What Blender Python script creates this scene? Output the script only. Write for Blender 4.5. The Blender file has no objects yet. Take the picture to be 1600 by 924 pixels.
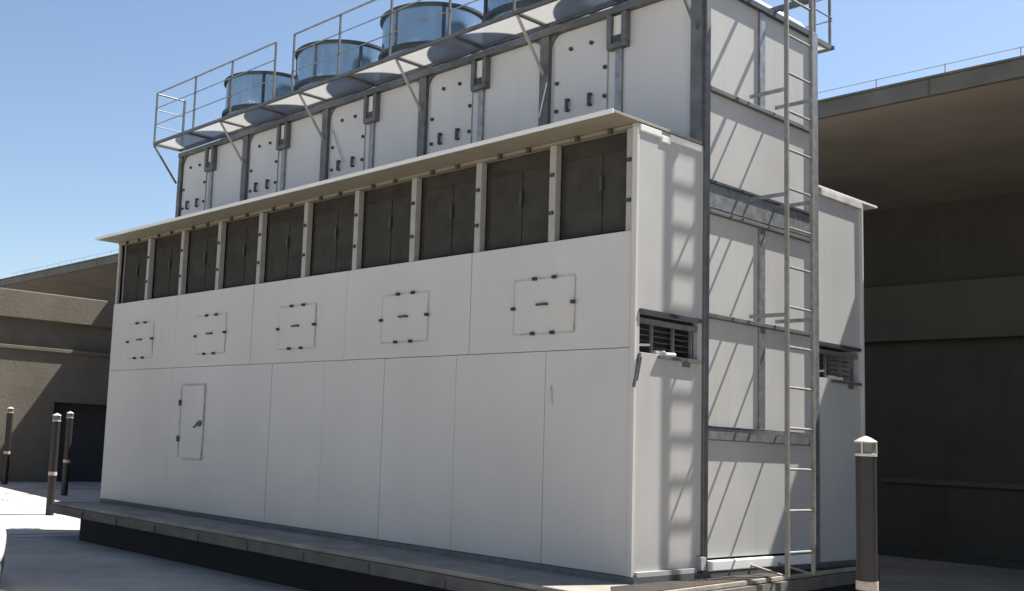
import bpy, bmesh, math, random
from mathutils import Vector, Matrix
random.seed(7)
S = bpy.context.scene
COL = S.collection
R = math.radians

# ------------------------------------------------------------------ camera
cam_d = bpy.data.cameras.new("camera"); cam = bpy.data.objects.new("camera", cam_d); COL.objects.link(cam)
S.camera = cam
YAW, PITCH, ROLL, F = 0.8686528, 0.11801697, 0.0430366, 1698.4551
fwd = Vector((-math.cos(PITCH)*math.sin(YAW), math.cos(PITCH)*math.cos(YAW), math.sin(PITCH)))
right = fwd.cross(Vector((0, 0, 1))).normalized(); up = right.cross(fwd)
rr = math.cos(ROLL)*right + math.sin(ROLL)*up
uu = -math.sin(ROLL)*right + math.cos(ROLL)*up
m = Matrix((rr, uu, -fwd)).transposed().to_4x4()
m.translation = Vector((4.9626406, -6.7664144, 0.9181199))
cam.matrix_world = m
cam_d.sensor_width = 36.0; cam_d.lens = 36.0*F/1600.0
cam_d.shift_x = 212.833/1600.0; cam_d.shift_y = 25.0935/1600.0
cam_d.clip_start = 0.05; cam_d.clip_end = 3000.0

# ------------------------------------------------------------------ sky and sun
SUN = Vector((0.16, 0.54, 0.83)).normalized()
elev = math.asin(SUN.z); azim = math.atan2(SUN.x, SUN.y)
W = bpy.data.worlds.new("World"); S.world = W; W.use_nodes = True
nt = W.node_tree; nt.nodes.clear()
sky = nt.nodes.new("ShaderNodeTexSky"); sky.sky_type = 'NISHITA'; sky.sun_disc = False
sky.sun_elevation = elev; sky.sun_rotation = azim
sky.altitude = 0; sky.air_density = 1.0; sky.dust_density = 0.7; sky.ozone_density = 1.0
bg = nt.nodes.new("ShaderNodeBackground"); bg.inputs[1].default_value = 0.054
wo = nt.nodes.new("ShaderNodeOutputWorld")
nt.links.new(sky.outputs[0], bg.inputs[0]); nt.links.new(bg.outputs[0], wo.inputs[0])
sd = bpy.data.lights.new("sun", 'SUN'); sd.energy = 5.0; sd.angle = R(0.55); sd.color = (1.0, 0.95, 0.87)
sun = bpy.data.objects.new("sun", sd); COL.objects.link(sun)
sun.rotation_euler = SUN.to_track_quat('Z', 'Y').to_euler(); sun.location = (0, 0, 30)
S.view_settings.view_transform = 'Standard'; S.view_settings.look = 'None'
S.view_settings.exposure = 1.6; S.view_settings.gamma = 1.0
S.view_settings.use_curve_mapping = False
S.render.resolution_x = 1024; S.render.resolution_y = 591
S.render.engine = 'CYCLES'
try:
    S.cycles.max_bounces = 8; S.cycles.transparent_max_bounces = 16
except Exception: pass

# ------------------------------------------------------------------ materials
def mat(name, base, rough=0.6, metal=0.0, var=0.12, scale=3.0, bump=0.0, bscale=40.0,
        dirt=None, dirt_amt=0.0, streak=False, spec=0.5, rvar=0.0):
    M = bpy.data.materials.new(name); M.use_nodes = True
    n = M.node_tree.nodes; l = M.node_tree.links
    b = n["Principled BSDF"]
    b.inputs["Roughness"].default_value = rough; b.inputs["Metallic"].default_value = metal
    b.inputs["Specular IOR Level"].default_value = spec
    geo = n.new("ShaderNodeNewGeometry")
    nz = n.new("ShaderNodeTexNoise"); nz.inputs["Scale"].default_value = scale; nz.inputs["Detail"].default_value = 6
    l.new(geo.outputs["Position"], nz.inputs["Vector"])
    rp = n.new("ShaderNodeValToRGB")
    rp.color_ramp.elements[0].position = 0.3; rp.color_ramp.elements[1].position = 0.7
    c = Vector(base)
    rp.color_ramp.elements[0].color = (*[max(0, x*(1-var)) for x in base], 1)
    rp.color_ramp.elements[1].color = (*[min(1, x*(1+var)) for x in base], 1)
    l.new(nz.outputs["Fac"], rp.inputs["Fac"])
    out = rp.outputs["Color"]
    if dirt is not None:
        mp = n.new("ShaderNodeMapping"); mp.inputs["Scale"].default_value = (9, 9, 0.55) if streak else (1.3, 1.3, 1.3)
        l.new(geo.outputs["Position"], mp.inputs["Vector"])
        n2 = n.new("ShaderNodeTexNoise"); n2.inputs["Scale"].default_value = 1.0; n2.inputs["Detail"].default_value = 8
        n2.inputs["Roughness"].default_value = 0.65
        l.new(mp.outputs[0], n2.inputs["Vector"])
        r2 = n.new("ShaderNodeValToRGB"); r2.color_ramp.elements[0].position = 0.48; r2.color_ramp.elements[1].position = 0.78
        l.new(n2.outputs["Fac"], r2.inputs["Fac"])
        mm = n.new("ShaderNodeMath"); mm.operation = 'MULTIPLY'; mm.inputs[1].default_value = dirt_amt
        l.new(r2.outputs["Color"], mm.inputs[0])
        mx = n.new("ShaderNodeMix"); mx.data_type = 'RGBA'
        l.new(mm.outputs[0], mx.inputs[0]); l.new(out, mx.inputs[6]); mx.inputs[7].default_value = (*dirt, 1)
        out = mx.outputs[2]
    l.new(out, b.inputs["Base Color"])
    if rvar > 0:
        n3 = n.new("ShaderNodeTexNoise"); n3.inputs["Scale"].default_value = scale*2.3
        l.new(geo.outputs["Position"], n3.inputs["Vector"])
        mr = n.new("ShaderNodeMapRange"); mr.inputs[3].default_value = max(0, rough-rvar); mr.inputs[4].default_value = rough+rvar
        l.new(n3.outputs["Fac"], mr.inputs[0]); l.new(mr.outputs[0], b.inputs["Roughness"])
    if bump > 0:
        nb = n.new("ShaderNodeTexNoise"); nb.inputs["Scale"].default_value = bscale; nb.inputs["Detail"].default_value = 4
        l.new(geo.outputs["Position"], nb.inputs["Vector"])
        bu = n.new("ShaderNodeBump"); bu.inputs["Strength"].default_value = bump; bu.inputs["Distance"].default_value = 0.01
        l.new(nb.outputs["Fac"], bu.inputs["Height"]); l.new(bu.outputs[0], b.inputs["Normal"])
    return M

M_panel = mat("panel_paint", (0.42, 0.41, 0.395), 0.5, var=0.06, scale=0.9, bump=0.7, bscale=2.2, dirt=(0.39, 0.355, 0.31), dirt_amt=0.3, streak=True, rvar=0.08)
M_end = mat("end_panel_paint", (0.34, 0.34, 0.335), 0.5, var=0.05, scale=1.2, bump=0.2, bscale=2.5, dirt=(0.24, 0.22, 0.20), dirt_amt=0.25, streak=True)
M_tower = mat("tower_panel_paint", (0.445, 0.45, 0.46), 0.45, var=0.05, scale=1.3, bump=0.2, bscale=2.0, dirt=(0.36, 0.35, 0.33), dirt_amt=0.25, streak=True)
M_canopy = mat("canopy_paint", (0.20, 0.185, 0.145), 0.6, var=0.06, scale=2.0, dirt=(0.14, 0.125, 0.09), dirt_amt=0.6)
M_cap = mat("white_capping", (0.6, 0.6, 0.59), 0.45, var=0.05)
M_galv = mat("galvanised_steel", (0.27, 0.285, 0.30), 0.45, metal=0.75, var=0.25, scale=14, bump=0.1, bscale=60, dirt=(0.16, 0.14, 0.12), dirt_amt=0.5)
M_galvd = mat("dark_galvanised_steel", (0.115, 0.12, 0.125), 0.5, metal=0.35, var=0.25, scale=10, dirt=(0.10, 0.08, 0.06), dirt_amt=0.5)
M_lad = mat("ladder_steel", (0.2, 0.2, 0.185), 0.5, metal=0.3, var=0.2, scale=18, dirt=(0.18, 0.14, 0.1), dirt_amt=0.4)
M_bolt = mat("black_latch", (0.03, 0.03, 0.035), 0.5, var=0.2)
M_seam = mat("seam_sealant", (0.34, 0.335, 0.325), 0.7, var=0.3, scale=6)
M_gap = mat("gap_dark", (0.05, 0.05, 0.05), 0.8, var=0.2)
M_mesh = mat("filter_media", (0.043, 0.041, 0.037), 1.0, spec=0.0, var=0.18, scale=7, bump=0.4, bscale=90)
M_mesh2 = mat("filter_frame", (0.047, 0.045, 0.041), 1.0, spec=0.0, var=0.15, scale=7)
M_mull = mat("mullion_paint", (0.27, 0.265, 0.25), 0.5, var=0.1, scale=8)
M_fan = mat("fan_stack_metal", (0.40, 0.47, 0.50), 0.18, metal=0.9, var=0.12, scale=3.0, dirt=(0.20, 0.26, 0.27), dirt_amt=0.6, streak=True, bump=0.08, bscale=4)
M_rim = mat("fan_rim", (0.045, 0.055, 0.065), 0.45, metal=0.3, var=0.2)
M_plat = mat("platform_concrete", (0.24, 0.215, 0.18), 0.85, var=0.22, scale=3, bump=0.5, bscale=40, dirt=(0.09, 0.08, 0.065), dirt_amt=0.7)
M_platedge = mat("platform_edge_steel", (0.10, 0.092, 0.08), 0.75, var=0.25, scale=5, dirt=(0.05, 0.04, 0.035), dirt_amt=0.6)
M_voidshade = mat("void_shade_black", (0.012, 0.012, 0.012), 0.9, var=0.2)  # near-black stands in for the shade in the void under the platform
M_darkplate = mat("weathered_dark_steel", (0.028, 0.023, 0.020), 0.8, var=0.3, scale=6, spec=0.2)
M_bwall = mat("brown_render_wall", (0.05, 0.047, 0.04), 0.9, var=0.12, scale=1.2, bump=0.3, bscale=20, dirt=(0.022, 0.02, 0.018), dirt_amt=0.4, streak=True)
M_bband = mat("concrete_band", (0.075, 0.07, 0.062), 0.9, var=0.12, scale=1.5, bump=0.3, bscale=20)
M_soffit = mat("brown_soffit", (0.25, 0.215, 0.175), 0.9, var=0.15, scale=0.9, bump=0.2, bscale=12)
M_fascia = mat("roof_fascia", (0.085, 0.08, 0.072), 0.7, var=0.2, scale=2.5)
M_conc = mat("beige_concrete", (0.115, 0.10, 0.078), 0.9, var=0.14, scale=1.6, bump=0.5, bscale=14, dirt=(0.075, 0.062, 0.048), dirt_amt=0.55)
M_door = mat("dark_roller_door", (0.03, 0.03, 0.035), 0.6, var=0.15)
M_boll = mat("bollard_paint", (0.010, 0.008, 0.008), 0.55, var=0.2, scale=9, dirt=(0.015, 0.012, 0.011), dirt_amt=0.3)
M_bcap = mat("bollard_cap", (0.45, 0.44, 0.42), 0.45, metal=0.2, var=0.1, scale=12)
M_band = mat("bollard_band", (0.36, 0.30, 0.25), 0.6, var=0.2, scale=25)
M_carp = mat("car_paint", (0.8, 0.8, 0.8), 0.18, var=0.02)
M_black = mat("black_rubber", (0.025, 0.025, 0.025), 0.8, var=0.2)
M_rimw = mat("alloy_wheel", (0.5, 0.5, 0.52), 0.3, metal=0.9, var=0.05)
M_wire = mat("rail_wire", (0.38, 0.42, 0.46), 0.5, metal=0.2, var=0.1)

def glass(name, col):
    M = bpy.data.materials.new(name); M.use_nodes = True
    b = M.node_tree.nodes["Principled BSDF"]; b.inputs["Base Color"].default_value = (*col, 1)
    b.inputs["Roughness"].default_value = 0.05; return M
M_glass = glass("tinted_glass", (0.02, 0.025, 0.03))
M_lens = glass("lamp_lens", (0.12, 0.12, 0.11))

def grating():
    M = bpy.data.materials.new("open_grating"); M.use_nodes = True
    n = M.node_tree.nodes; l = M.node_tree.links; n.clear()
    o = n.new("ShaderNodeOutputMaterial"); tr = n.new("ShaderNodeBsdfTransparent")
    tl = n.new("ShaderNodeBsdfTranslucent"); tl.inputs[0].default_value = (0.36, 0.36, 0.35, 1)
    df = n.new("ShaderNodeBsdfDiffuse"); df.inputs[0].default_value = (0.3, 0.3, 0.3, 1)
    m1 = n.new("ShaderNodeMixShader"); m1.inputs[0].default_value = 0.3
    l.new(tl.outputs[0], m1.inputs[1]); l.new(df.outputs[0], m1.inputs[2])
    m2 = n.new("ShaderNodeMixShader"); m2.inputs[0].default_value = 0.6
    l.new(tr.outputs[0], m2.inputs[1]); l.new(m1.outputs[0], m2.inputs[2]); l.new(m2.outputs[0], o.inputs[0])
    return M
M_grate = grating()

def ground_mat(nm, base, dirt, joints):
    M = mat(nm, base, 0.9, var=0.2, scale=1.1, bump=0.7, bscale=45, dirt=dirt, dirt_amt=0.8)
    n = M.node_tree.nodes; l = M.node_tree.links; b = n["Principled BSDF"]
    src = b.inputs["Base Color"].links[0].from_socket
    geo = n.new("ShaderNodeNewGeometry"); sx = n.new("ShaderNodeSeparateXYZ"); l.new(geo.outputs["Position"], sx.inputs[0])
    fine = n.new("ShaderNodeTexNoise"); fine.inputs["Scale"].default_value = 70; fine.inputs["Detail"].default_value = 3
    l.new(geo.outputs["Position"], fine.inputs["Vector"])
    fr = n.new("ShaderNodeMapRange"); fr.inputs[1].default_value = 0.3; fr.inputs[2].default_value = 0.7
    fr.inputs[3].default_value = 0.72; fr.inputs[4].default_value = 1.25
    l.new(fine.outputs["Fac"], fr.inputs[0])
    jk = 1.0 if joints else 0.0
    # expansion joints every 2.3 m in X and 3 m in Y
    def joint(sock, per, off, w):
        a = n.new("ShaderNodeMath"); a.operation = 'ADD'; a.inputs[1].default_value = off; l.new(sock, a.inputs[0])
        mo = n.new("ShaderNodeMath"); mo.operation = 'PINGPONG'; mo.inputs[1].default_value = per/2; l.new(a.outputs[0], mo.inputs[0])
        lt = n.new("ShaderNodeMath"); lt.operation = 'LESS_THAN'; lt.inputs[1].default_value = w; l.new(mo.outputs[0], lt.inputs[0])
        return lt.outputs[0]
    j1 = joint(sx.outputs[0], 2.3, 2.1, 0.03); j2 = joint(sx.outputs[1], 3.6, 2.85, 0.02)
    mxx = n.new("ShaderNodeMath"); mxx.operation = 'MAXIMUM'; l.new(j1, mxx.inputs[0]); l.new(j2, mxx.inputs[1])
    g = n.new("ShaderNodeMix"); g.data_type = 'RGBA'; g.blend_type = 'MULTIPLY'; g.inputs[0].default_value = 1
    l.new(src, g.inputs[6]); l.new(fr.outputs[0], g.inputs[7])
    k = n.new("ShaderNodeMix"); k.data_type = 'RGBA'; 
    jm = n.new("ShaderNodeMath"); jm.operation = 'MULTIPLY'; jm.inputs[1].default_value = jk; l.new(mxx.outputs[0], jm.inputs[0])
    l.new(jm.outputs[0], k.inputs[0]); l.new(g.outputs[2], k.inputs[6])
    k.inputs[7].default_value = (0.075, 0.07, 0.06, 1)
    l.new(k.outputs[2], b.inputs["Base Color"])
    return M
M_ground = ground_mat("asphalt", (0.37, 0.33, 0.28), (0.22, 0.195, 0.16), False)
M_paving = ground_mat("pale_concrete_paving", (0.40, 0.37, 0.33), (0.30, 0.27, 0.23), True)

# ------------------------------------------------------------------ mesh helpers
class MB:
    def __init__(s): s.b = bmesh.new()
    def box(s, x0, x1, y0, y1, z0, z1, jit=0):
        v = [s.b.verts.new((x, y, z)) for z in (z0, z1) for y in (y0, y1) for x in (x0, x1)]
        for f in ((0, 2, 3, 1), (4, 5, 7, 6), (0, 1, 5, 4), (2, 6, 7, 3), (0, 4, 6, 2), (1, 3, 7, 5)):
            s.b.faces.new([v[i] for i in f])
        return s
    def quadprism(s, pts, z0, z1):
        lo = [s.b.verts.new((x, y, z0)) for x, y in pts]; hi = [s.b.verts.new((x, y, z1)) for x, y in pts]
        s.b.faces.new(lo[::-1]); s.b.faces.new(hi); n = len(pts)
        for i in range(n): s.b.faces.new((lo[i], lo[(i+1) % n], hi[(i+1) % n], hi[i]))
        return s
    def bar(s, a, b, w, h=None, up_=(0, 0, 1)):
        """rectangular bar from a to b, w wide, h tall"""
        a = Vector(a); b = Vector(b); h = w if h is None else h
        d = (b-a).normalized(); u = Vector(up_)
        if abs(d.dot(u)) > 0.98: u = Vector((0, 1, 0))
        r_ = d.cross(u).normalized(); u2 = r_.cross(d)
        vs = []
        for p in (a, b):
            for i, j in ((-1, -1), (1, -1), (1, 1), (-1, 1)): vs.append(s.b.verts.new(p + r_*w/2*i + u2*h/2*j))
        s.b.faces.new([vs[i] for i in (3, 2, 1, 0)]); s.b.faces.new([vs[i] for i in (4, 5, 6, 7)])
        for i in range(4): s.b.faces.new((vs[i], vs[(i+1) % 4], vs[4+(i+1) % 4], vs[4+i]))
        return s
    def tube(s, a, b, r, n=10):
        a = Vector(a); b = Vector(b); d = (b-a).normalized(); u = Vector((0, 0, 1))
        if abs(d.dot(u)) > 0.98: u = Vector((1, 0, 0))
        e1 = d.cross(u).normalized(); e2 = d.cross(e1)
        rings = []
        for p in (a, b):
            rings.append([s.b.verts.new(p + e1*r*math.cos(2*math.pi*i/n) + e2*r*math.sin(2*math.pi*i/n)) for i in range(n)])
        s.b.faces.new(rings[0]); s.b.faces.new(rings[1][::-1])
        for i in range(n): s.b.faces.new((rings[0][i], rings[1][i], rings[1][(i+1) % n], rings[0][(i+1) % n]))
        return s
    def lathe(s, cx, cy, prof, n=48, closed=False):
        rings = []
        for r, z in prof:
            rings.append([s.b.verts.new((cx + r*math.cos(2*math.pi*i/n), cy + r*math.sin(2*math.pi*i/n), z)) for i in range(n)])
        k = len(rings)
        for j in range(k if closed else k-1):
            A = rings[j]; B = rings[(j+1) % k]
            for i in range(n): s.b.faces.new((A[i], A[(i+1) % n], B[(i+1) % n], B[i]))
        if not closed:
            s.b.faces.new(rings[0][::-1]); s.b.faces.new(rings[-1])
        return s
    def disc(s, c, axis, r, t, n=12):
        c = Vector(c); ax = Vector(axis); return s.tube(c, c+ax*t, r, n)
    def build(s, name, m_, parent=None, bevel=0.0, smooth=False):
        bmesh.ops.recalc_face_normals(s.b, faces=s.b.faces)
        vs = s.b.verts
        lo = Vector([min(v.co[i] for v in vs) for i in range(3)]); hi = Vector([max(v.co[i] for v in vs) for i in range(3)])
        c = (lo+hi)/2; c.z = lo.z
        for v in vs: v.co -= c
        me = bpy.data.meshes.new(name); s.b.to_mesh(me); s.b.free()
        me.materials.append(m_)
        o = bpy.data.objects.new(name, me); COL.objects.link(o)
        if parent is not None:
            pw = world_loc(parent); o.parent = parent; o.location = c - pw
        else: o.location = c
        if bevel > 0:
            bv = o.modifiers.new("bevel", 'BEVEL'); bv.width = bevel; bv.segments = 2; bv.limit_method = 'ANGLE'
        if smooth:
            for p in me.polygons: p.use_smooth = True
            me.set_sharp_from_angle(angle=R(35))
        return o
def world_loc(o):
    p = Vector(o.location)
    while o.parent: o = o.parent; p += Vector(o.location)
    return p
def thing(name, label, cat, loc=(0, 0, 0), group=None):
    o = bpy.data.objects.new(name, None); COL.objects.link(o); o.location = loc; o.empty_display_size = 0.2
    o["label"] = label; o["category"] = cat
    if group: o["group"] = group
    return o
def copy_tree(o, parent=None):
    c = o.copy(); COL.objects.link(c); c.parent = parent
    for ch in [x for x in S.objects if x.parent == o]: copy_tree(ch, c)
    return c

# ------------------------------------------------------------------ ground
GZ = -0.5
def ground_z(x):
    if x > -9: return GZ
    if x < -17.4: return -0.27
    return GZ + (-9-x)/8.4*0.23
g = MB(); xs = [-900, -60, -17.4, -15.3, -13.2, -11.1, -9, 0, 12, 60, 900]; ys = [-900, -30, 0, 30, 900]
gv = [[g.b.verts.new((x, y, ground_z(x))) for y in ys] for x in xs]
for i in range(len(xs)-1):
    for j in range(len(ys)-1): g.b.faces.new((gv[i][j], gv[i+1][j], gv[i+1][j+1], gv[i][j+1]))
go = g.build("ground", M_ground); go["kind"] = "structure"
pv = MB(); xs = [-60, -17.4, -15.3, -13.2, -11.1, -9.0, -8.62]; vv = [[pv.b.verts.new((x, y, ground_z(x)+0.004)) for y in (-30, 0, 12)] for x in xs]
for i in range(len(xs)-1):
    for j in range(2): pv.b.faces.new((vv[i][j], vv[i+1][j], vv[i+1][j+1], vv[i][j+1]))
pvo = pv.build("pavement", M_paving); pvo["kind"] = "structure"

# ------------------------------------------------------------------ back building (deep eave, seen in shade)
B = thing("brown_building", "large dark brown building with deep overhanging flat roof behind the white unit", "building", (0, 10.5, GZ))
EY, EZ = 5.3, 5.11
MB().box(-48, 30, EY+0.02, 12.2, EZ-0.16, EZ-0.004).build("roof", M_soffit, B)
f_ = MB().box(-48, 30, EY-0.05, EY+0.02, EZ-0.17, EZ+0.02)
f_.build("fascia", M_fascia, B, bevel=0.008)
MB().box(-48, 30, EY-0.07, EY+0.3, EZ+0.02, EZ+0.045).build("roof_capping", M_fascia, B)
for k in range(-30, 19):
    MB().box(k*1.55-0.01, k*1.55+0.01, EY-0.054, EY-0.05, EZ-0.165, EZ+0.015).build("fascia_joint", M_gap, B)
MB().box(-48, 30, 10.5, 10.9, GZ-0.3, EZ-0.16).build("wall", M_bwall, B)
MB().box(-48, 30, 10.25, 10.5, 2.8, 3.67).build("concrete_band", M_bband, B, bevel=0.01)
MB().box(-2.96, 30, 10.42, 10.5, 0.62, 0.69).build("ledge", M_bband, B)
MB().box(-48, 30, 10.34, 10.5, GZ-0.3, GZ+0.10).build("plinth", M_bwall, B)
rl = MB()
rl.tube((-30, 7, 5.88), (30, 7, 5.88), 0.006, 6)
rl.tube((-30, 7, 5.5), (30, 7, 5.5), 0.003, 6)
for k in range(-34, 35): rl.bar((k*0.86+0.34, 7, EZ-0.01), (k*0.86+0.34, 7, 5.89), 0.016)
rl.build("roof_railing", M_wire, B)

# ------------------------------------------------------------------ beige side wall, left
XW = -17.5
Wt = thing("concrete_wing_wall", "sunlit beige concrete wall with parapet beam and dark opening at the left", "wall", (XW, 2, -0.3))
MB().box(XW-0.5, XW, -16, 10.4, 3.18, 3.78).build("parapet_beam", M_conc, Wt, bevel=0.02)
MB().box(XW-0.6, XW-0.16, -16, 10.4, 2.60, 3.18).build("recessed_band", M_conc, Wt)
MB().box(XW-0.6, XW+0.05, -16, 10.4, 2.52, 2.60).build("ledge", M_conc, Wt, bevel=0.01)
lw = MB()
lw.box(XW-0.5, XW+0.0, -16, 3.25, -0.6, 2.52); lw.box(XW-0.5, XW, 3.25, 7.2, 1.45, 2.52); lw.box(XW-0.5, XW, 7.2, 10.4, -0.6, 2.52)
lw.build("wall", M_conc, Wt)
MB().box(XW-0.4, XW-0.3, 3.25, 7.2, -0.4, 1.45).build("roller_door", M_door, Wt)

# ------------------------------------------------------------------ equipment platform
P = thing("equipment_platform", "low grey concrete and steel platform slab the white unit stands on", "platform", (-4, 1.5, GZ))
ST = -0.05
pts = [(-8.74, -0.30), (-8.70, -0.60), (0.40, -0.76), (0.03, 3.80), (-8.74, 3.80)]
MB().quadprism(pts, ST-0.04, ST).build("deck_slab", M_plat, P, bevel=0.006)
pe = [(-8.76, -0.31), (-8.72, -0.62), (0.42, -0.78), (0.05, 3.82), (-8.76, 3.82)]
pi = MB()
for a, b in ((0, 1), (1, 2), (2, 3), (3, 4), (4, 0)):
    A = Vector((*pe[a], ST-0.091)); Bv = Vector((*pe[b], ST-0.091)); pi.bar(A, Bv, 0.03, 0.10)
pi.build("edge_channel", M_platedge, P)
MB().quadprism([(0.045, -0.30), (0.385, -0.72), (0.02, 3.78), (-0.02, 3.78)], ST+0.0, ST+0.006).build("edge_plate", M_darkplate, P)
for k in range(10):
    x = -7.7+k*0.93; yy = -0.637-(x+8.72)*0.017; MB().box(x, x+0.03, yy-0.02, yy-0.001, ST-0.135, ST-0.06).build("stiffener", M_platedge, P)
MB().box(-8.15, 0.0, -0.45, 3.7, GZ-0.05, ST-0.05).build("plinth", M_voidshade, P)  # inset block painted black as the shade of the open void below the deck

# ------------------------------------------------------------------ the white unit
L, Y1, Y2, YW, HW, H1, HT = 8.55, 0.895, 2.72, 3.61, 2.605, 3.45, 4.91
U = thing("air_cooling_unit", "long white panelled cooling unit with filter openings, roof fans and tall ladder tower", "cooling unit", (-L/2, YW/2, ST))

# base channel
MB().box(-L+0.01, 0.03, -0.006, YW, ST, -0.002).build("base_channel", M_galvd, U)
# core (dark, inside)
MB().box(-L+0.06, -0.34, 0.13, YW-0.07, 0.0, H1-0.03).build("inner_core", M_gap, U)

# front wall made of separate sheets with thin gaps
fw = MB(); gp = 0.0022
def sheets(mb, xs_, z0, z1, yf=0.0, th=0.04):
    for a, b in zip(xs_[:-1], xs_[1:]):
        dy = random.uniform(-0.0025, 0.0025)
        mb.box(a+gp, b-gp, yf+dy, yf+th, z0+gp, z1-gp)
sheets(fw, [-L, -6.85, -5.17, -3.5, -1.75, 0.0], 1.70, HW)
sheets(fw, [-L, -6.85, -4.73, -3.8, -2.87, -1.9, -0.87, 0.0], 0.0, 1.70)
fw.build("front_wall", M_panel, U, bevel=0.003)
MB().box(-L+0.01, -0.01, 0.041, 0.06, 0.01, HW-0.01).build("seam_backing", M_seam, U)

# access hatches
def hatch(xc, zc, w=0.64, h=0.455):
    x0, x1, z0, z1 = xc-w/2, xc+w/2, zc-h/2, zc+h/2
    p = MB().box(x0+0.006, x1-0.006, -0.012, -0.0035, z0+0.006, z1-0.006).build("access_hatch", M_panel, U, bevel=0.002)
    t = MB(); s_ = 0.008
    t.box(x1-s_, x1+s_, -0.0095, -0.003, z0, z1); t.box(x0-s_*0.4, x0+s_*0.4, -0.0095, -0.003, z0, z1)
    t.box(x0+0.01, x1-s_-0.001, -0.0098, -0.003, z0-s_*0.7, z0+s_*0.7); t.box(x0+0.01, x1-s_-0.001, -0.0098, -0.003, z1-s_*0.7, z1+s_*0.7)
    t.build("frame", M_seam, p)
    for x, z in ((xc-0.10, z0), (xc+0.11, z0), (xc-0.09, z1), (xc+0.12, z1), (x0, zc-0.01), (x1, zc+0.01)):
        lt = MB(); lt.box(x-0.02, x+0.02, -0.035, -0.01, z-0.014, z+0.014); lt.disc((x, -0.034, z), (0, -1, 0), 0.011, 0.012)
        lt.build("latch", M_bolt, p, bevel=0.003)
    hd = MB(); hd.box(xc-0.055, xc+0.055, -0.045, -0.028, zc, zc+0.018); hd.box(xc-0.055, xc-0.04, -0.03, -0.01, zc, zc+0.018); hd.box(xc+0.04, xc+0.055, -0.03, -0.01, zc, zc+0.018)
    hd.build("handle", M_bolt, p, bevel=0.003)
for k in range(5): hatch(-0.905-k*1.705, 2.075)
# small door
dx0, dx1, dz0, dz1 = -6.585, -6.06, 0.61, 1.485
dr = MB().box(dx0+0.012, dx1-0.012, -0.014, -0.0035, dz0+0.012, dz1-0.012).build("access_door", M_panel, U, bevel=0.002)
t = MB()
t.box(dx0-0.012, dx0+0.012, -0.02, -0.003, dz0, dz1); t.box(dx1-0.012, dx1+0.012, -0.02, -0.003, dz0, dz1)
t.box(dx0+0.013, dx1-0.013, -0.0195, -0.003, dz0-0.012, dz0+0.012); t.box(dx0+0.013, dx1-0.013, -0.0195, -0.003, dz1-0.012, dz1+0.012)
t.build("door_frame", M_seam, dr)
for z in (1.27, 0.84): MB().box(dx0-0.02, dx0+0.02, -0.04, -0.02, z-0.035, z+0.035).build("hinge", M_bolt, dr, bevel=0.003)
t = MB(); t.disc((dx1-0.06, -0.012, 1.03), (0, -1, 0), 0.035, 0.03); t.bar((dx1-0.06, -0.05, 1.03), (dx1-0.14, -0.05, 0.98), 0.02); t.build("handle", M_galvd, dr)
# small scratch-like cable stub on the wall
MB().tube((-0.80, -0.008, 1.42), (-0.79, -0.008, 1.26), 0.006, 6).build("conduit_stub", M_seam, U)

# filter openings
pitch = L/10
for k in range(10):
    x0, x1 = -L+k*pitch+0.03, -L+(k+1)*pitch-0.03
    o = MB().box(x0, x1, 0.10, 0.12, HW-0.02, H1-0.03).build("filter_opening", M_mesh, U)
    t = MB(); xm = (x0+x1)/2+0.03
    t.box(x0+0.05, xm-0.005, 0.090, 0.0995, HW+0.03, H1-0.17); t.box(xm+0.005, x1-0.02, 0.092, 0.0995, HW+0.03, H1-0.17)
    t.build("filter_leaf", M_mesh2, o, bevel=0.003)
    MB().box(xm-0.014, xm+0.014, 0.06, 0.088, HW+0.37, HW+0.49).build("latch", M_bolt, o, bevel=0.003)
for k in range(11):
    x = -L+k*pitch; w = 0.034
    if k == 0: a, b = x, x+0.05
    elif k == 10: a, b = x-0.11, x-0.052
    else: a, b = x-w, x+w
    ml = MB().box(a, b, 0.012, 0.08, HW+0.001, H1-0.032).build("mullion", M_mull, U, bevel=0.003)
    if 0 < k:
        for z in (HW+0.24, HW+0.56): MB().box((a+b)/2-0.018, (a+b)/2+0.018, -0.006, 0.012, z-0.014, z+0.014).build("latch", M_bolt, ml)
MB().box(-L, -0.052, 0.005, 0.09, H1-0.03, H1-0.008).build("head_rail", M_canopy, U)
MB().box(-L, -0.052, 0.061, 0.09, HW-0.06, HW).build("sill", M_cap, U)
for k in range(10):
    for d in (0.27, 0.60): MB().box(-L+k*pitch+d-0.02, -L+k*pitch+d+0.02, -0.022, 0.004, H1-0.05, H1-0.012).build("head_latch", M_bolt, U, bevel=0.003)
cn = MB(); xs_ = [-L-0.02, -6.84, -5.13, -3.42, -1.71, 0.02]
for a, b in zip(xs_[:-1], xs_[1:]):
    d = random.uniform(-0.004, 0.004); cn.box(a+0.004, b-0.004, -0.33, Y1-0.04, H1-0.004+d, H1+0.018+d)
cn.build("canopy", M_canopy, U, bevel=0.003)
cl = MB().box(-L-0.02, 0.022, -0.342, -0.331, H1-0.012, H1+0.024); cl.build("canopy_edge", M_cap, U)
cn = MB().box(-L-0.02, 0.02, Y2+0.04, YW+0.34, H1-0.004, H1+0.018); cn.build("rear_canopy", M_cap, U, bevel=0.003)

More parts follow.
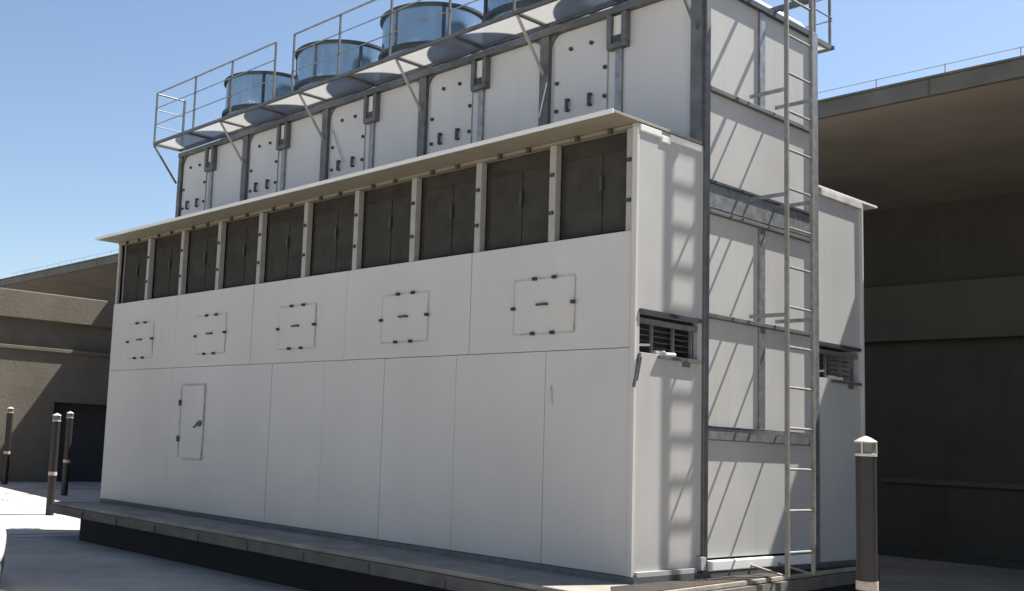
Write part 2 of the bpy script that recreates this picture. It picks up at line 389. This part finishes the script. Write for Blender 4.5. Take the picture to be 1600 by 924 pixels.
# end faces of both wings (x = 0) with a vent opening in each
def wing_end(y0, y1, vz0, vz1, vy0, vy1):
    w = MB()
    w.box(-0.05, 0, y0, y1, vz1, H1-0.005); w.box(-0.05, 0, y0, y1, 0.0, vz0)
    w.box(-0.05, -0.001, y0, vy0, vz0, vz1); w.box(-0.05, -0.001, vy1, y1, vz0, vz1)
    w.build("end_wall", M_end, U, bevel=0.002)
    v = MB().box(-0.33, -0.30, vy0-0.02, vy1+0.02, vz0-0.03, vz1+0.03)
    v.box(-0.30, -0.052, vy0-0.02, vy0-0.002, vz0-0.03, vz1+0.03); v.box(-0.30, -0.052, vy1+0.002, vy1+0.02, vz0-0.03, vz1+0.03)
    v.box(-0.30, -0.052, vy0-0.001, vy1+0.001, vz0-0.03, vz0-0.002); v.box(-0.30, -0.052, vy0-0.001, vy1+0.001, vz1+0.002, vz1+0.03)
    vo = v.build("vent_opening", M_gap, U)
    t = MB()
    for yy in (vy0+0.2*(vy1-vy0)*1.3, vy0+0.62*(vy1-vy0), vy1-0.05): t.bar((-0.04, yy, vz0), (-0.04, yy, vz1-0.04), 0.022)
    t.bar((-0.02, vy0, vz1-0.055), (-0.02, vy1, vz1-0.055), 0.03, 0.04)
    t.build("vent_frame", M_galv, vo)
    t = MB()
    for i in range(5):
        z = vz0+0.06+i*0.045; t.bar((-0.10, vy0, z), (-0.10, vy1, z), 0.03, 0.008)
    t.build("vent_louvre", M_galvd, vo)
    t = MB(); t.tube((-0.05, vy0+0.03, vz0+0.06), (-0.05, vy0+0.22, vz0+0.075), 0.010); t.tube((-0.03, vy0+0.24, vz0+0.014), (-0.03, vy0+0.36, vz0+0.018), 0.02)
    t.tube((-0.03, vy0+0.38, vz0+0.01), (-0.03, vy0+0.50, vz0+0.016), 0.017)
    t.build("white_pipe", M_cap, vo, smooth=True)
    t = MB(); t.box(-0.03, 0.028, vy0+0.30*(vy1-vy0), vy1+0.01, vz0-0.03, vz0-0.008); t.box(-0.02, 0.02, vy1-0.22, vy1-0.14, vz0-0.07, vz0-0.03)
    t.build("vent_sill", M_galvd, vo)
    t = MB(); t.box(0.0, 0.02, vy0-0.01, vy1+0.02, vz1+0.0, vz1+0.03); t.build("vent_head", M_rim, vo)
wing_end(0.0, Y1, 1.67, 1.97, 0.06, 0.84)
wing_end(Y2, YW, 1.67, 1.97, Y2+0.06, YW-0.05)
# far end and back faces
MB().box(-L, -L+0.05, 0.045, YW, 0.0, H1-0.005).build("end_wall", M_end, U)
MB().box(-L+0.05, -0.052, YW-0.06, YW, 0.0, H1-0.005).build("back_wall", M_panel, U)
# corner trim and white capping on the near wing
MB().box(-0.035, 0.006, -0.012, 0.02, 0.0, H1-0.035).build("corner_trim", M_panel, U, bevel=0.003)
cp = MB()
for y0, y1, dz in ((0.02, 0.30, 0.0), (0.30, 0.42, -0.03), (0.42, 0.86, 0.0)):
    cp.box(-0.01, 0.014, y0+0.002, y1-0.002, H1-0.065+dz, H1-0.01+dz)
cp.build("wing_capping", M_cap, U, bevel=0.006)
MB().box(0.001, 0.03, Y2+0.08, YW+0.0, H1-0.075, H1-0.012).build("wing_capping", M_seam, U, bevel=0.006)
MB().box(-0.02, 0.03, YW-0.012, YW+0.01, 0.0, H1-0.03).build("corner_trim", M_panel, U)
bt = MB(); bt.box(0.0, 0.03, 0.03, 0.80, 0.0, 0.035); bt.box(0, 0.05, 0.83, 0.90, 0.02, 0.12)
bt.build("wing_base_angle", M_end, U)
bt = MB(); bt.bar((0.012, 0.05, 1.66), (0.012, -0.02, 1.40), 0.018); bt.build("cable", M_galvd, U)

# ---- tower
tw = MB()
tw.box(-L+0.05, -0.035, Y1+0.03, Y2-0.03, H1-0.4, HT-0.02)
tw.build("tower_core", M_gap, U)
# tower front and back panels
zb = H1+0.02
for side, yf in (("front", Y1), ("back", Y2)):
    s = -1 if side == "front" else 1
    t = MB()
    for k in range(10):
        a, b = -L+k*pitch, -L+(k+1)*pitch
        t.box(a+0.004, b-0.004, min(yf, yf-s*0.028), max(yf, yf-s*0.028), zb, HT-0.09)
    t.build("tower_wall", M_tower, U, bevel=0.003)
    for k in range(11):
        x = -L+k*pitch
        even = (k % 2 == 0)
        w = 0.055 if even else 0.035
        d = 0.05 if even else 0.03
        top = HT-0.09 if even else HT-0.13
        c = MB()
        x0, x1 = x-w, x+w
        if k == 10: x0, x1 = -0.10, -0.002
        if k == 0: x0, x1 = -L, -L+0.08
        ya, yb = sorted((yf+s*0.001, yf+s*d))
        c.box(x0, x1, ya, yb, zb, top)
        col = c.build("tower_column", M_galvd if even else M_galv, U, bevel=0.004)
        if even:
            # curved corner gussets
            for sg in (-1, 1):
                if (k == 0 and sg < 0) or (k == 10 and sg > 0): continue
                gbm = MB(); n_ = 7; r0 = 0.14; xe = x1 if sg > 0 else x0
                pl = [(xe, HT-0.09), (xe+sg*r0, HT-0.09)] + [(xe+sg*r0*(1-math.sin(math.pi/2*i/n_)), HT-0.09-r0*(1-math.cos(math.pi/2*i/n_))) for i in range(1, n_+1)]
                yA, yB = yf+s*0.002, yf+s*0.022
                lo = [gbm.b.verts.new((px, yA, pz)) for px, pz in pl]; hi = [gbm.b.verts.new((px, yB, pz)) for px, pz in pl]
                gbm.b.faces.new(lo); gbm.b.faces.new(hi[::-1])
                for i in range(len(pl)): gbm.b.faces.new((lo[i], hi[i], hi[(i+1) % len(pl)], lo[(i+1) % len(pl)]))
                gbm.build("gusset", M_galvd, col)
        elif side == "front":
            bk = MB(); z1_ = HT-0.10; z0_ = z1_-0.27
            bk.box(x-0.105, x-0.055, yf-0.075, yf-0.001, z0_, z1_); bk.box(x+0.055, x+0.105, yf-0.075, yf-0.001, z0_, z1_)
            bk.box(x-0.104, x+0.104, yf-0.073, yf-0.001, z0_-0.05, z0_-0.001)
            bo = bk.build("lifting_bracket", M_galvd, U, bevel=0.004)
            MB().box(x-0.05, x+0.045, yf-0.06, yf-0.031, z0_, z0_+0.07).build("bracket_pin", M_bolt, bo)
            MB().box(x-0.053, x+0.053, yf-0.038, yf-0.003, z0_+0.072, z1_-0.01).build("bracket_plate", M_cap, bo)
    # top channel
    ya, yb = sorted((yf+s*0.001, yf+s*0.06))
    MB().box(-L, -0.002, ya, yb, HT-0.089, HT-0.03).build("top_channel", M_galvd, U)
# tower access doors (front, left half of each module)
for k in range(5):
    a = -L+2*k*pitch+0.10; b = a+0.62
    p = MB().box(a, b, Y1-0.012, Y1-0.002, zb+0.12, HT-0.20).build("tower_access_door", M_tower, U, bevel=0.003)
    for x in (a, b): MB().box(x-0.004, x+0.004, Y1-0.014, Y1-0.002, zb+0.12, HT-0.20).build("door_seam", M_seam, p)
    for x, z in ((a+0.20, 4.63), (a+0.44, 4.63), (a+0.04, 4.33), (a+0.60, 4.36), (a+0.04, 4.06), (a+0.60, 4.09)):
        MB().disc((x, Y1-0.012, z), (0, -1, 0), 0.019, 0.02).build("latch", M_bolt, p)
    for x in (a+0.18, a+0.44):
        h = MB(); h.box(x-0.016, x+0.016, Y1-0.05, Y1-0.035, 4.03, 4.15); h.box(x-0.016, x+0.016, Y1-0.036, Y1-0.012, 4.03, 4.05); h.box(x-0.016, x+0.016, Y1-0.036, Y1-0.012, 4.13, 4.15)
        h.build("handle", M_bolt, p)

# tower end (x = 0) from floor to roof
XP = -0.012
te = MB()
for z0, z1 in ((0.10, 1.04), (1.14, 2.03), (2.07, 2.90), (2.93, 3.15), (3.18, 3.94), (3.98, HT-0.02)):
    te.box(XP-0.03, XP, Y1+0.03, Y2-0.03, z0, z1)
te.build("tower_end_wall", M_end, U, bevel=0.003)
for y0, y1, m_ in ((Y1-0.0, Y1+0.065, M_galvd), (Y2-0.055, Y2+0.035, M_galv)):
    MB().box(-0.09, 0.024, y0, y1, ST+0.001, HT+0.02).build("corner_post", m_, U, bevel=0.004)
YM = 1.80
for z0, z1 in ((3.98, 4.86), (2.07, 2.90), (1.14, 2.03)):
    MB().box(XP, 0.010, YM-0.045, YM+0.045, z0, z1).build("middle_post", M_galv, U, bevel=0.004)
for z0, z1, m_, dxx in ((HT-0.045, HT+0.01, M_rim, 0.026), (3.94, 3.978, M_galvd, 0.022), (3.152, 3.178, M_rim, 0.026), (2.90, 2.928, M_galvd, 0.022), (2.031, 2.066, M_galvd, 0.022), (1.042, 1.138, M_galv, 0.022), (1.139, 1.152, M_rim, 0.028)):
    MB().box(XP, dxx, Y1+0.066, Y2-0.056, z0, z1).build("cross_beam", m_, U, bevel=0.003)
# inclined channel in the double beam
ch = MB(); ch.bar((0.0, Y1+0.07, 3.05), (0.0, Y2-0.06, 3.05), 0.02, 0.20); ch.build("beam_channel", M_galv, U)
bb = MB(); bb.box(XP, 0.035, Y1+0.066, Y2-0.056, 0.0, 0.085); bb.build("base_beam", M_cap, U, bevel=0.01)
# curved gusset at tower top right (wavy edge)
# roof deck and rounded white kerb
MB().box(-L, -0.04, Y1+0.0, Y2, HT-0.029, HT).build("roof_deck", M_galv, U)
MB().tube((-0.10, Y1+0.05, HT+0.06), (-0.10, Y2-0.02, HT+0.06), 0.06, 16).build("roof_kerb", M_cap, U, smooth=True)
# far end wall of the tower
MB().box(-L+0.0, -L+0.04, Y1+0.03, Y2-0.03, zb, HT-0.03).build("tower_end_wall", M_tower, U)

# fan stacks
FR, FYc = 0.615, 1.72
for k in range(5):
    cx = -L+0.915+k*1.71
    t = MB(); t.lathe(cx, FYc, [(FR, 5.41), (FR, 5.88), (FR-0.012, 5.88), (FR-0.012, 5.41)], 64, closed=True)
    fs = t.build("fan_stack", M_fan, U, smooth=True)
    t = MB(); t.lathe(cx, FYc, [(FR-0.005, 5.865), (FR+0.035, 5.865), (FR+0.035, 5.895), (FR-0.005, 5.895)], 64, closed=True)
    t.build("rim", M_rim, fs)
    t = MB(); t.lathe(cx, FYc, [(FR-0.005, 5.39), (FR+0.04, 5.39), (FR+0.04, 5.43), (FR-0.005, 5.43)], 64, closed=True)
    t.build("flange", M_rim, fs)
    t = MB(); t.lathe(cx, FYc, [(FR+0.10, HT+0.001), (FR+0.02, 5.10), (FR, 5.40), (FR-0.02, 5.40), (FR+0.0, 5.10), (FR+0.08, HT+0.001)], 64, closed=True)
    t.build("base_cone", M_fan, fs, smooth=True)
    for j, a in enumerate((200, 262, 318, 20, 80, 140)):
        an = R(a+ (k*23) % 37); px, py = cx+(FR+0.008)*math.cos(an), FYc+(FR+0.008)*math.sin(an)
        MB().bar((px, py, 5.43), (px, py, 5.865), 0.03, 0.012 if False else 0.03).build("seam_strap", M_rim if j % 2 == 0 else M_galv, fs)
    t = MB()
    t.lathe(cx, FYc, [(0.09, 5.30), (0.11, 5.41), (0.10, 5.44), (0.02, 5.47)], 24)
    t.build("hub", M_galvd, fs, smooth=True)
    for j in range(6):
        a = R(j*60+15); d = Vector((math.cos(a), math.sin(a), 0)); q = Vector((-math.sin(a), math.cos(a), 0))
        bl = MB(); A = Vector((cx, FYc, 5.38))+d*0.1; Bq = Vector((cx, FYc, 5.38))+d*(FR-0.03)
        v = [bl.b.verts.new(p) for p in (A-q*0.04+Vector((0, 0, -.03)), Bq-q*0.10+Vector((0, 0, -.04)), Bq+q*0.10+Vector((0, 0, .04)), A+q*0.04+Vector((0, 0, .03)))]
        v2 = [bl.b.verts.new(p.co+Vector((0, 0, 0.008))) for p in v]
        bl.b.faces.new(v[::-1]); bl.b.faces.new(v2)
        for i in range(4): bl.b.faces.new((v[i], v[(i+1) % 4], v2[(i+1) % 4], v2[i]))
        bl.build("fan_blade", M_galv, fs)

# walkways on both sides of the tower roof
def walkway(y_in, y_out, z, front):
    s = -1 if front else 1
    name = "walkway"
    fr = MB()
    fr.bar((-L-0.03, y_out, z), (-0.0, y_out, z), 0.03, 0.036)
    fr.bar((-L-0.03, y_in+s*0.02, z), (-0.0, y_in+s*0.02, z), 0.03, 0.05)
    for k in range(11):
        x = -L+k*pitch
        if k == 0: x -= 0.02
        if k == 10: x -= 0.03
        fr.bar((x, y_in+s*0.036, z), (x, y_out-s*0.018, z), 0.035, 0.045)
    w = fr.build(name, M_galvd, U)
    gr = MB()
    for k in range(10):
        a, b = -L+k*pitch+0.02, -L+(k+1)*pitch-0.02
        ya, yb = sorted((y_in+s*0.037, y_out-s*0.019)); gr.box(a, b, ya, yb, z-0.004, z+0.004)
    gr.build("grating", M_grate, w)
    for k in range(0, 11, 2):
        if not front: break
        x = -L+k*pitch
        if k == 0: x -= 0.02
        if k == 10: x -= 0.04
        MB().bar((x, y_out, z-0.025), (x, y_in+s*0.055, z-0.50), 0.022).build("brace", M_mull if 0 < k < 10 else M_galvd, w)
    return w
YO = 0.45
walkway(Y1, YO, 4.945, True); walkway(Y2, 3.12, 4.90, False)
def railing(y, z0, secs, zt):
    for xa, xb, xsn in secs:
        r = MB()
        r.tube((xa, y, zt), (xb, y, zt), 0.011, 8)
        r.tube((xa, y, z0+0.26), (xb, y, z0+0.26), 0.007, 8); r.tube((xa, y, z0+0.50), (xb, y, z0+0.50), 0.007, 8)
        o = r.build("guard_rail", M_galv, U, smooth=True)
        for x in xsn: MB().bar((x, y, z0), (x, y, zt), 0.021).build("rail_post", M_galvd, o)
railing(YO, 4.96, [(-L-0.02, -5.66, (-L-0.02, -7.52, -6.62, -5.66)), (-5.28, -0.05, (-5.28, -4.40, -3.52, -2.62, -1.75, -0.88, -0.05))], 5.68)
railing(3.12, 4.92, [(-L-0.02, -0.02, [-L-0.02+i*1.066 for i in range(9)])], 5.68)
def end_rail(x, ya, yb, post_y, m_):
    e = MB(); e.tube((x, ya, 5.67), (x, yb, 5.67), 0.012, 8); o = e.build("end_rail", m_, U)
    for z in (5.20, 5.44): MB().tube((x, ya, z), (x, yb, z), 0.007, 8).build("mid_rail", m_, o)
    MB().bar((x, post_y, 4.93), (x, post_y, 5.68), 0.026).build("rail_post", M_galvd, o)
end_rail(-L-0.02, YO, Y1, Y1, M_galvd)
end_rail(-0.02, Y2+0.05, 3.12, Y2+0.05, M_galvd)

# ladder
LX, LA, LB = 0.35, 1.59, 2.01
ld = MB(); ld.bar((LX, LA, -0.03), (LX, LA, 6.1), 0.027, 0.034, (1, 0, 0)); ld.bar((LX, LB, -0.03), (LX, LB, 6.1), 0.027, 0.034, (1, 0, 0))
lo_ = ld.build("ladder", M_lad, U, bevel=0.004)
k = 0
while 0.16+k*0.3345 < 6.0:
    z = 0.16+k*0.3345; k += 1
    MB().tube((LX, LA+0.018, z), (LX, LB-0.018, z), 0.011, 8).build("rung", M_lad, lo_, smooth=True)
for z in (4.03, 3.12, 2.10, 1.12):
    for y in (LA, LB): MB().bar((0.01, y, z), (LX-0.018, y, z), 0.012, 0.032).build("wall_bracket", M_galv, lo_)
for y in (LA, LB): MB().bar((0.02, y, 0.03), (LX-0.018, y, -0.025), 0.03, 0.012).build("foot_bracket", M_lad, lo_)
for y in (LA, LB): MB().bar((-0.05, y, 4.95), (LX-0.018, y, 4.95), 0.02, 0.05).build("wall_bracket", M_galvd, lo_)

# loose service cables
MB().tube((-1.66, Y1-0.06, 4.35), (-1.72, Y1-0.09, 4.02), 0.006, 6).build("cable", M_cap, U)
MB().tube((-5.0, Y1-0.03, 4.55), (-4.75, Y1-0.04, 4.10), 0.006, 6).build("cable", M_seam, U)
MB().tube((0.01, 0.07, 1.63), (0.012, 0.02, 1.45), 0.008, 6).build("cable", M_galvd, U)

# ------------------------------------------------------------------ light bollards
BH = 1.58
BG = "lamp bollards round the platform"
def make_bollard(loc, label):
    b = thing("bollard", label, "bollard", loc, BG)
    x, y, z = loc; r = 0.062
    MB().lathe(x, y, [(r, z-0.02), (r, z+BH-0.125)], 24).build("post", M_boll, b, smooth=True)
    MB().lathe(x, y, [(r+0.03, z), (r+0.03, z+0.012), (r+0.001, z+0.014)], 24).build("base_plate", M_galvd, b)
    MB().lathe(x, y, [(r+0.001, z+0.62), (r+0.004, z+0.62), (r+0.004, z+0.675), (r+0.001, z+0.675)], 24, closed=True).build("reflective_band", M_band, b, smooth=True)
    MB().lathe(x, y, [(r*0.86, z+BH-0.125), (r*0.86, z+BH-0.036)], 24).build("lamp_lens", M_lens, b, smooth=True)
    MB().lathe(x, y, [(r+0.004, z+BH-0.128), (r+0.004, z+BH-0.112), (r*0.86, z+BH-0.110)], 24).build("collar", M_bcap, b, smooth=True)
    pr_ = MB()
    for i in range(3):
        a = R(i*120+35); pr_.bar((x+r*math.cos(a), y+r*math.sin(a), z+BH-0.112), (x+r*math.cos(a), y+r*math.sin(a), z+BH-0.036), 0.008)
    pr_.build("cage_bar", M_bcap, b)
    MB().lathe(x, y, [(r+0.006, z+BH-0.042), (r+0.008, z+BH-0.034), (r*0.55, z+BH-0.012), (0.006, z+BH)], 24).build("cap", M_bcap, b, smooth=True)
    return b
b0 = make_bollard((1.68, 0.15, GZ), "dark bollard with white cone cap standing right of the ladder end")
def cb(loc, label):
    c = copy_tree(b0); c.location = loc; c["label"] = label; return c
cb((-11.2, 0.50, ground_z(-11.2)-0.01), "nearer of the paired dark bollards left of the unit")
cb((-14.45, 2.22, ground_z(-14.45)-0.01), "farther of the paired dark bollards, its foot on shaded paving")
cb((-16.9, 2.05, ground_z(-16.9)-0.01), "lone dark bollard against the sunlit beige wall")

# ------------------------------------------------------------------ white car, nose just inside the left edge
def car():
    nose = Vector((-4.62, -2.96, GZ))+Vector((0.40, 0.917, 0))*0.14+Vector((-0.02, -0.02, 0)); hd = Vector((0.40, 0.917, 0)).normalized(); sd_ = Vector((-hd.y, hd.x, 0))
    # lateral centre: visible tip is the nose centre
    c = thing("parked_car", "white parked car with only its rounded front bumper showing at the left edge", "car", nose-hd*2.0)
    def P3(s_, w, z): return nose - hd*s_ + sd_*w + Vector((0, 0, z))
    # side profile sections: (distance back, half width low, half width high, z bottom, z shoulder, z top)
    secs = [(0.00, 0.40, 0.36, 0.22, 0.40, 0.46), (0.10, 0.66, 0.60, 0.18, 0.52, 0.58), (0.35, 0.80, 0.72, 0.17, 0.62, 0.72), (0.9, 0.86, 0.78, 0.17, 0.72, 0.86),
            (1.35, 0.87, 0.80, 0.17, 0.80, 0.93), (2.6, 0.87, 0.80, 0.17, 0.84, 0.95), (3.5, 0.87, 0.80, 0.18, 0.86, 0.98), (4.0, 0.80, 0.70, 0.22, 0.80, 0.92), (4.15, 0.70, 0.6, 0.3, 0.7, 0.8)]
    bd = MB(); rings = []
    for s_, wl, wh, zb_, zs, zt in secs:
        pr_ = [(-wl*0.9, zb_), (-wl, zb_+0.12), (-wl, zs), (-wh, (zs+zt)/2+0.02), (-wh*0.6, zt), (0, zt+0.015), (wh*0.6, zt), (wh, (zs+zt)/2+0.02), (wl, zs), (wl, zb_+0.12), (wl*0.9, zb_)]
        rings.append([bd.b.verts.new(P3(s_, w, z)) for w, z in pr_])
    n_ = len(rings[0])
    for a, b in zip(rings[:-1], rings[1:]):
        for i in range(n_): bd.b.faces.new((a[i], a[(i+1) % n_], b[(i+1) % n_], b[i]))
    bd.b.faces.new(rings[0]); bd.b.faces.new(rings[-1][::-1])
    body = bd.build("body", M_carp, c, smooth=True); sub = body.modifiers.new("s", 'SUBSURF'); sub.levels = 2; sub.render_levels = 2
    cabn = MB(); rs = []
    for s_, w, z in ((1.15, 0.74, 0.90), (1.75, 0.62, 1.36), (2.2, 0.60, 1.43), (3.1, 0.60, 1.40), (3.75, 0.70, 0.93)):
        rs.append([cabn.b.verts.new(P3(s_, -0.76, 0.88)), cabn.b.verts.new(P3(s_, -w, z)), cabn.b.verts.new(P3(s_, w, z)), cabn.b.verts.new(P3(s_, 0.76, 0.88))])
    for a, b in zip(rs[:-1], rs[1:]):
        for i in range(4): cabn.b.faces.new((a[i], a[(i+1) % 4], b[(i+1) % 4], b[i]))
    cabn.b.faces.new(rs[0]); cabn.b.faces.new(rs[-1][::-1])
    cabn.build("window", M_glass, c, bevel=0.02, smooth=True)
    rf = MB()
    ra = [[rf.b.verts.new(P3(s_, w, z)) for w in (-0.60, 0.60)] for s_, z in ((1.78, 1.385), (2.2, 1.445), (3.1, 1.415), (3.3, 1.30))]
    rb = [[rf.b.verts.new(v.co+Vector((0, 0, 0.025))) for v in q] for q in ra]
    for i in range(3):
        rf.b.faces.new((ra[i][0], ra[i][1], ra[i+1][1], ra[i+1][0])); rf.b.faces.new((rb[i][0], rb[i+1][0], rb[i+1][1], rb[i][1]))
        for j in (0, 1): rf.b.faces.new((ra[i][j], ra[i+1][j], rb[i+1][j], rb[i][j]))
    rf.b.faces.new((ra[0][0], rb[0][0], rb[0][1], ra[0][1])); rf.b.faces.new((ra[3][0], ra[3][1], rb[3][1], rb[3][0]))
    rf.build("roof", M_carp, c)
    MB().bar(P3(0.12, -0.5, 0.15), P3(0.12, 0.5, 0.15), 0.20, 0.16).build("lower_grille", M_black, c, bevel=0.03)
    for s_ in (0.85, 3.35):
        for w in (-0.82, 0.82):
            a = P3(s_, w-0.10*(1 if w > 0 else -1), 0.31); b = P3(s_, w+0.07*(1 if w > 0 else -1), 0.31)
            wh = MB().tube(a, b, 0.31, 28).build("wheel", M_black, c, bevel=0.02, smooth=True)
            MB().tube(a, P3(s_, w+0.075*(1 if w > 0 else -1), 0.31), 0.19, 20).build("rim", M_rimw, wh)
    for w in (-0.55, 0.55):
        MB().bar(P3(0.17, w-0.13, 0.55), P3(0.17, w+0.13, 0.55), 0.08, 0.1).build("headlight", M_glass, c, bevel=0.02)
car()
